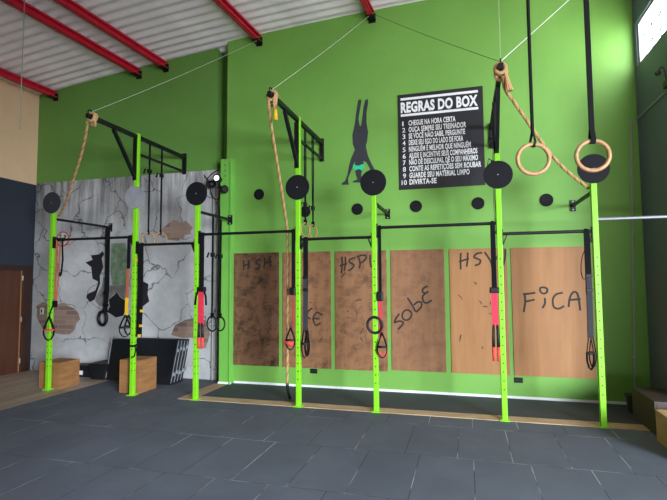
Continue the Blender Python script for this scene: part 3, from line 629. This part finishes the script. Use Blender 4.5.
# ---------------------------------------------------------------- wall panels with handwriting
names = ['plywood wall panel at the left end, marked HSH', 'plywood wall panel second from the left, behind the middle tall post', 'plywood wall panel third from the left, marked HSPU',
         'plywood wall panel marked sobE at a slant', 'plywood wall panel marked HSW', 'wide plywood wall panel at the right end, marked FiCA']
dirty = (1, 1, 1, 0, 1, 0)
for i, (x0, x1) in enumerate(DATA['boards']):
    t = thing('wall_panel', names[i], 'wall panel', ((x0+x1)/2, YG, .31), 'plywood wall panels')
    cx = (x0+x1)/2
    bm = bmesh.new(); box(bm, (x0-cx, -.012, -.022 if i < 3 else 0), (x1-cx, -.0005, 1.755-.004*i)); obj('board', bm, MT[('panel_dark', 'panel_dirty', 'panel_dirty', 'panel_clean', 'panel', 'panel')[i]], t, bevel=.002)
    bm = bmesh.new()
    for st in DATA['words'][i]:
        pts = [(x-cx, -.0125, z-.31) for x, z in st]
        strip(bm, smoothpath(pts, 5), .017, .002, (.001, 0, 0)) if False else tube(bm, smoothpath(pts, 5), .015, 6)
    bmesh.ops.scale(bm, vec=(1, .12, 1), space=Matrix.Translation((0, .0125, 0)), verts=bm.verts)
    obj('handwriting', bm, MT['ink'], t)
    if dirty[i]:                               # shoe scuffs
        bm = bmesh.new(); rnd = random.Random(10+i); n = 16 if i in (0, 2) else 8
        for k in range(n):
            px = rnd.uniform(.08, x1-x0-.12)-(x1-x0)/2; pz = rnd.uniform(.25, 1.4); a = rnd.choice((rnd.uniform(-.6, .6), rnd.uniform(.7, 2.4))); L = rnd.uniform(.03, .11)
            tube(bm, [(px-cos(a)*L/2, -.0125, pz-sin(a)*L/2), (px, -.0125, pz+.008), (px+cos(a)*L/2, -.0125, pz+sin(a)*L/2)], [rnd.uniform(.003, .012), rnd.uniform(.006, .015), rnd.uniform(.003, .01)], 8)
        bmesh.ops.scale(bm, vec=(1, .08, 1), space=Matrix.Translation((0, .0125, 0)), verts=bm.verts)
        o = obj('scuff_marks', bm, MT['panel_scuff'] if 'panel_scuff' in MT else MT.setdefault('panel_scuff', simple('scuff_brown', '543B2B', .7, 0, .2, 30)), t)
for x, z, lab in ((-1.863, .245, 'small dark wall outlet under the second plywood panel'), (1.05, .25, 'small dark wall outlet under the right plywood panels')):
    t = thing('wall_outlet', lab, 'wall outlet', (x, YG, z))
    bm = bmesh.new(); box(bm, (-.055, -.012, -.035), (.055, -.0005, .035)); obj('cover_plate', bm, MT['black'], t, bevel=.003)
    for s in (-1, 1):
        bm = bmesh.new(); cyl(bm, (s*.025, -.015, 0), (s*.025, -.012, 0), .014, 12); obj('socket', bm, MT['gstrap'], t)
t = thing('light_switch', 'small white switch plate on the painted brick patch by the leftmost post', 'light switch', (-7.21, YL-.003, 1.09))
bm = bmesh.new(); box(bm, (-.04, -.012, -.06), (.04, 0, .06)); obj('cover_plate', bm, MT['grime'], t, bevel=.003)
bm = bmesh.new(); box(bm, (-.012, -.016, -.03), (.012, -.012, .03)); obj('rocker', bm, MT['gstrap'], t)
# small wall targets
lt = ['small black wall target left of the middle climbing rope, set higher than the rest', 'small black wall target just right of the middle tall post', 'small black wall target below the handstand figure',
      'small black wall target under the rules sign, left one', 'small black wall target under the right edge of the rules sign', 'small black wall target left of the rightmost post']
for (x, z), l in zip(((-2.777, 3.005), (-1.996, 2.69), (-1.164, 2.69), (-.284, 2.69), (.586, 2.69), (1.479, 2.69)), lt):
    bm = bmesh.new(); cyl(bm, (0, -.012, 0), (0, -.0005, 0), .088, 32); tag(obj('wall_target', bm, MT['disc'], None, (x, YG, z), bevel=.002), l, 'wall target', 'small round wall targets')
# handstand decal
t = thing('wall_decal', 'dark silhouette of a person doing a handstand with a teal face patch', 'wall decal', (-1.15, YG, 3.1))
bm = bmesh.new(); prism(bm, [(x+1.15, z-3.1) for x, z in DATA['sil']], -.003, -.0004); obj('silhouette', bm, MT['decal'], t)
bm = bmesh.new(); prism(bm, [(x+1.15, z-3.1) for x, z in DATA['mask']], -.005, -.003); obj('face_patch', bm, MT['teal'], t)
# ---------------------------------------------------------------- rules sign
SX0, SX1, SZ0, SZ1 = -.525, .692, 2.945, 4.38
sign = thing('rules_sign', 'black gym rules board headed REGRAS DO BOX with ten white lines', 'sign', (SX0, YG, SZ0))
SW, SH = SX1-SX0, SZ1-SZ0
bm = bmesh.new(); box(bm, (0, -.012, 0), (SW, -.0005, SH)); obj('sign_board', bm, MT['signboard'], sign)
def text(name, body, x, zbot, w, h, bold=.02):
    cu = bpy.data.curves.new(name, 'FONT'); cu.body = body; cu.size = 1; cu.offset = bold; cu.extrude = .0; cu.resolution_u = 3; cu.space_character = 1.06
    o = bpy.data.objects.new(name, cu); C.objects.link(o)
    dg = bpy.context.evaluated_depsgraph_get(); me = bpy.data.meshes.new_from_object(o.evaluated_get(dg)); bpy.data.objects.remove(o)
    vs = me.vertices; x0 = min(v.co.x for v in vs); x1 = max(v.co.x for v in vs)
    bod = .72                                   # cap height of the built-in font
    for v in vs: v.co = ((v.co.x-x0)/(x1-x0)*w, 0, v.co.y/bod*h)
    me.materials.clear(); me.materials.append(MT['white'])
    n = bpy.data.objects.new(name, me); C.objects.link(n); n.parent = sign; n.location = (x, -.0135, zbot)
    return n
def fr(v): return SH*(1-v)
for v in (.05, .222):
    bm = bmesh.new(); box(bm, (SW*.035, -.0135, fr(v)-.018), (SW*.945, -.012, fr(v)+.018)); obj('white_bar', bm, MT['white'], sign)
text('heading', 'REGRAS DO BOX', SW*.035, fr(.19), SW*.905, SH*.105, .045)
lines = [('CHEGUE NA HORA CERTA', 272), ('OUÇA SEMPRE SEU TREINADOR', 317), ('SE VOCÊ NÃO SABE, PERGUNTE', 312), ('DEIXE SEU EGO DO LADO DE FORA', 303), ('NINGUÉM É MELHOR QUE NINGUÉM', 335),
         ('AJUDE E INCENTIVE SEUS COMPANHEIROS', 362), ('NÃO DÊ DESCULPAS, DÊ O SEU MÁXIMO', 364), ('CONTE AS REPETIÇÕES SEM ROUBAR', 377), ('GUARDE SEU MATERIAL LIMPO', 327), ('DIVIRTA-SE', 183)]
for k, (s, xe) in enumerate(lines):
    v = .31+.0685*k+.024
    text('rule_number', str(k+1), SW*(.05 if k < 9 else .032), fr(v), SW*(.016 if k in (0,) else .036 if k < 9 else .062), SH*.05, .012)
    text('rule_line', s, SW*.127, fr(v), SW*((xe-14)/378-.127), SH*.054, .03)
# ---------------------------------------------------------------- round notice on the mural
t = thing('notice_sign', 'round white notice with a red rim on the mural beside the leftmost post', 'sign', (-6.78, YL-.001, 2.42))
bm = bmesh.new(); cyl(bm, (0, -.006, 0), (0, -.003, 0), .135, 40); obj('face', bm, MT['grime'], t)
bm = bmesh.new(); tube(bm, ringpts((0, -.006, 0), .13, (1, 0, 0), (0, 0, 1), 40), .011, 6, True); obj('red_rim', bm, MT['cyansign'], t)
bm = bmesh.new()
for x0, z0, x1, z1 in ((-.09, .06, -.03, .09), (-.08, .02, -.02, .0), (-.05, .09, -.05, -.01), (.02, .07, .08, .04), (.03, .02, .07, .06), (-.05, -.05, .02, -.08), (-.01, -.03, -.02, -.09), (.05, .08, .05, .01)):
    bar(bm, (x0, -.007, z0), (x1, -.007, z1), .02, .003, (0, 1, 0)) if False else tube(bm, [(x0, -.007, z0), (x1, -.007, z1)], .01, 6)
bmesh.ops.scale(bm, vec=(1, .2, 1), space=Matrix.Translation((0, .007, 0)), verts=bm.verts); obj('symbol', bm, MT['ink'], t)
# ---------------------------------------------------------------- boxes and mats
def ply_box(name, label, lo, hi, mat, slot=True):
    cx, cy = (lo[0]+hi[0])/2, (lo[1]+hi[1])/2; t = thing(name, label, 'plyometric box', (cx, cy, lo[2]))
    hx, hy, h = (hi[0]-lo[0])/2, (hi[1]-lo[1])/2, hi[2]-lo[2]; e = .018
    for n, a, b in (('side_panel', (-hx, -hy, 0), (-hx+e, hy, h)), ('side_panel', (hx-e, -hy, 0), (hx, hy, h)), ('front_panel', (-hx+e, -hy, 0), (hx-e, -hy+e, h)),
                    ('back_panel', (-hx+e, hy-e, 0), (hx-e, hy, h)), ('top_panel', (-hx+e, -hy+e, h-e), (hx-e, hy-e, h-.001))):
        bm = bmesh.new(); box(bm, a, b); obj(n, bm, mat, t, bevel=.003)
    if slot:
        for s in (1,):
            bm = bmesh.new(); bar(bm, (-.06+hx*0, s*(hy+.0008), h*.72), (.06, s*(hy+.0008), h*.72), .0016, .035, (0, 0, 1)); obj('hand_slot', bm, MT['hole'], t)
    return t
ply_box('plyo_box', 'plywood jump box on the wood floor beside the leftmost post', (-5.98, .065, -.004), (-5.585, .45, .395), MT['plybox'])
ply_box('plyo_box', 'plywood jump box on the black floor behind the second post, before the black mats', (-4.53, .085, 0), (-4.19, .49, .475), MT['plybox'])
ply_box('plyo_box', 'dark wooden box against the right wall, behind the pale one', (2.235, -.20, 0), (2.575, .50, .345), MT['darkbox'], False)
ply_box('plyo_box', 'pale wooden box at the right edge, nearest the camera', (2.19, -1.05, 0), (2.57, -.36, .305), MT['pinebox'], False)
t = thing('waste_bin', 'small dark bin in the corner beside the dark wooden box', 'bin', (2.32, .72, 0))
bm = bmesh.new(); tube(bm, [(0, 0, 0), (0, 0, .21)], [.07, .095], 24); obj('body', bm, MT['bin'], t)
bm = bmesh.new(); tube(bm, ringpts((0, 0, .205), .096, (1, 0, 0), (0, 1, 0), 28), .008, 6, True); obj('rim', bm, MT['bin'], t)
# folded gym mats leaning against the mural
def folded_mat(label, x0, x1, yf, lean, h, n=4, th=.085):
    t = thing('folded_mat', label, 'gym mat', ((x0+x1)/2, yf, 0), 'folded gym mats'); w = (x1-x0)/2
    for k in range(n):
        y = k*th
        bm = bmesh.new(); vs = box(bm, (-w, y+.004, 0), (w, y+th-.004, h))
        for v in vs:
            if v.co.z > .1: v.co.y += lean; v.co.z -= .012*k
        p = obj('mat_panel', bm, MT['mat_black'], t, bevel=.015)
        bm = bmesh.new()
        for yy in (y+.012,): tube(bm, [(w+.002, yy, .03), (w+.002, yy+lean, h-.02-.012*k)], .0045, 6)
        obj('piping', bm, MT['seam'], p)
        for fz in (.22, .74):
            bm = bmesh.new(); zc = h*(fz+.03*(k % 2)); yc = y+th/2+lean*zc/h
            box(bm, (w, yc-.028, zc-.025), (w+.005, yc+.028, zc+.025)); obj('velcro_tab', bm, MT['seam'], p)
    bm = bmesh.new(); tube(bm, [(-w+.002, -.004, .03), (-w+.002, -.004+lean, h-.02)], .005, 6); obj('piping', bm, MT['seam'], t)
    return t
folded_mat('folded black gym mat with grey edge piping leaning on the mural, right of two', -4.88, -4.09, .70, .20, .69)
folded_mat('folded black gym mat leaning on the mural, left of two', -5.38, -4.90, .80, .12, .66, 3)
t = thing('floor_cushion', 'low black wedge pad on the floor left of the folded mats', 'pad', (-5.55, .98, 0))
bm = bmesh.new(); vs = box(bm, (-.17, -.2, 0), (.2, .2, .26))
for v in vs:
    if v.co.z < .1: v.co.x *= .75
obj('pad', bm, MT['mat_black'], t, bevel=.02)
bm = bmesh.new(); box(bm, (-.175, -.205, .225), (.205, .205, .262)); obj('top_seam', bm, MT['rubber'], t, bevel=.012)
t = thing('tool_case', 'small black case with a white label on the floor by the mural', 'case', (-6.02, 1.02, -.004))
bm = bmesh.new(); box(bm, (-.17, -.1, 0), (.19, .12, .13)); obj('body', bm, MT['rubber'], t, bevel=.01)
bm = bmesh.new(); box(bm, (-.17, -.1, .132), (.19, .12, .2)); obj('lid', bm, MT['rubber'], t, bevel=.01)
bm = bmesh.new(); box(bm, (-.05, -.103, .04), (.06, -.1, .11)); obj('paper_label', bm, MT['white'], t)
# ---------------------------------------------------------------- spotlights on the column
def spot(label, c, d, lit):
    t = thing('spotlight', label, 'spotlight', c, 'wall spotlights'); d = Vector(d).normalized()
    bm = bmesh.new(); tube(bm, [-d*.08, -d*.06, d*.05], [.03, .05, .066], 24); obj('housing', bm, MT['black'], t, smooth=True)
    bm = bmesh.new(); tube(bm, [d*.05, d*.053], [.044, .044], 24); obj('lens', bm, MT['lamp'] if lit else MT['rubber'], t)
    bm = bmesh.new(); tube(bm, [-d*.05, Vector((0, .1, -.03)), Vector((-c[0]-3.40, .985-c[1] if c[0] > -3.45 else YL-.002-c[1], -.02))], .011, 8); obj('bracket', bm, MT['black'], t)
spot('black wall spotlight by the green column, leftmost of the three', (-3.60, 1.02, 3.205), (-.7, -.7, -.2), False)
spot('lit wall spotlight with a white lens beside the top of the green column', (-3.41, .90, 3.26), (.1, -1, .05), True)
spot('black wall spotlight by the green column, the lowest one', (-3.31, .90, 3.085), (.9, -.6, -.2), False)
t = thing('cable_bundle', 'loose black cables tangled around the wall spotlights', 'cable'); bm = bmesh.new()
for k, pts in enumerate(([(-3.85, YL-.02, 3.42), (-3.72, YL-.03, 3.25), (-3.7, YL-.04, 3.1), (-3.58, 1.15, 2.98), (-3.45, 1.12, 3.02)], [(-3.8, YL-.02, 3.1), (-3.78, YL-.02, 3.35), (-3.6, YL-.02, 3.48), (-3.45, YL-.02, 3.45)],
                         [(-3.5, YL-.03, 3.2), (-3.48, YL-.03, 2.9), (-3.44, YL-.03, 2.4), (-3.44, YL-.03, 1.0)], [(-3.44, 1.1, 3.22), (-3.46, 1.08, 3.05), (-3.43, 1.0, 2.92), (-3.43, 1.05, 2.6)])):
    tube(bm, smoothpath(pts, 8), .008, 6)
obj('cables', bm, MT['rubber'], t)
# ---------------------------------------------------------------- conduit and fitting on the right
t = thing('wall_conduit', 'thin grey electrical conduit in the right corner, bending onto the dark wall', 'conduit', (2.5, YG, 0)); o2 = Vector((2.5, YG, 0))
bm = bmesh.new(); tube(bm, [(-.07, -.014, .05), (.035, -.014, 3.68)], .011, 8); obj('pipe', bm, MT['silver'], t)
bm = bmesh.new(); tube(bm, [(.035, -.014, 3.68), (XR-2.512, -.014, 3.70), (XR-2.512, -.92, 3.70)], .011, 8); obj('pipe', bm, MT['silver'], t)
for z in (.6, 1.9, 3.1):
    bm = bmesh.new(); xx = -.07+.105*(z-.05)/3.63; box(bm, (xx-.022, -.016, z-.01), (xx+.022, -.001, z+.01)); obj('pipe_clip', bm, MT['silver'], t)
t = thing('wall_fixture', 'black fitting with a thin curved arm on the dark right wall', 'wall fitting', (XR, .08, 3.76))  # clamp-like device of unidentified use, gives no light
bm = bmesh.new(); box(bm, (-.05, -.12, -.04), (-.001, .03, .04)); obj('base', bm, MT['black'], t, bevel=.01)
bm = bmesh.new(); tube(bm, smoothpath([(-.03, -.03, .05), (-.04, -.02, .16), (-.05, .03, .22), (-.06, .09, .2)], 6), .008, 8); obj('arm', bm, MT['gstrap'], t)
bm = bmesh.new(); tube(bm, [(-.06, .07, .17), (-.06, .12, .19)], [.02, .03], 12); obj('head', bm, MT['black'], t)
# ---------------------------------------------------------------- cords
def cord(label, pts, r, mat, name='guy_cord'):
    o = Vector(pts[0]); bm = bmesh.new(); tube(bm, [Vector(p)-o for p in pts], r, 6); tag(obj(name, bm, mat, None, o), label, 'cord')
def sag(a, b, s, n=10): a, b = Vector(a), Vector(b); return [a.lerp(b, k/n)-Vector((0, 0, s*4*(k/n)*(1-k/n))) for k in range(n+1)]
cord('thin pale cord from the left rope arm up to the ceiling', sag((PX[1], -.9, 3.82), (-2.76, 1.02, 5.53), .03), .0028, MT['wire'])
cord('thin pale cord from the middle rope arm up to the ceiling', sag((PX[3], -.9, 3.82), (-.9, 1.02, 5.66), .02), .0035, MT['wire'])
cord('thin dark cord from the right rope arm up leftward to the ceiling', sag((PX[5], -.9, 3.82), (-.86, 1.02, 5.66), .02), .003, MT['darkwire'])
cord('thin pale cord from the right rope arm up rightward past the ring straps', sag((PX[5], -.9, 3.82), (2.58, .3, 5.75), .0), .004, MT['white'])
cord('short pale cord rising straight up from the right rope arm', [(PX[5], -.95, 3.82), (PX[5]-.005, -.95, roof_z(.79)+.003)], .0025, MT['wire'])
cord('thin cord with a hook hanging near the beige left wall', [(-5.30, -1.0, roof_z(-5.30)+.01), (-5.30, -1.0, 4.6), (-5.30, -1.0, 3.72), (-5.30, -1.0, 3.67), (-5.27, -1.0, 3.66)], .006, MT['silver'], 'hanging_cord')
# ---------------------------------------------------------------- light and camera
w = bpy.data.worlds.new('world'); scene.world = w; w.use_nodes = True
w.node_tree.nodes['Background'].inputs[0].default_value = (.86, .93, 1.0, 1); w.node_tree.nodes['Background'].inputs[1].default_value = .07
def area(name, loc, rot, sx, sy, e, col=(1, 1, 1)):
    l = bpy.data.lights.new(name, 'AREA'); l.shape = 'RECTANGLE'; l.size = sx; l.size_y = sy; l.energy = e; l.color = col
    o = bpy.data.objects.new(name, l); C.objects.link(o); o.location = loc; o.rotation_euler = rot; return o
def aim(o, tgt): o.rotation_euler = (Vector(tgt)-o.location).to_track_quat('-Z', 'Y').to_euler()
g = area('sky_daylight', (11.0, -14.0, 4.6), (0, 0, 0), 5, 8, 10200, (.86, .95, 1.06)); aim(g, (-1, 1.1, 2.0))
g = area('roof_fill', (4.8, -9.3, .06), (0, 0, 0), 7, 4.0, 1950, (1, .91, .93)); aim(g, (4.8, -9.0, 6))  # added upward fill that brightens the roof, in place of ground bounce
cam = bpy.data.cameras.new('camera'); co = bpy.data.objects.new('camera', cam); C.objects.link(co)
cam.sensor_width = 36; cam.lens = 477.839/667*36; cam.clip_start = .05
yaw, pit, roll = .27187, .06584, -.0067
fw = Vector((-sin(yaw)*cos(pit), cos(yaw)*cos(pit), sin(pit))); rt = Vector((cos(yaw), sin(yaw), 0)); up = rt.cross(fw)
r2 = rt*cos(roll)+up*sin(roll); u2 = -rt*sin(roll)+up*cos(roll)
mw = Matrix((r2, u2, -fw)).transposed().to_4x4(); mw.translation = Vector((.412, -5.912, 1.6)); co.matrix_world = mw
scene.camera = co
vs = scene.view_settings; vs.view_transform = 'Standard'; vs.look = 'None'; vs.gamma = 1; vs.use_curve_mapping = False; vs.exposure = 0.0
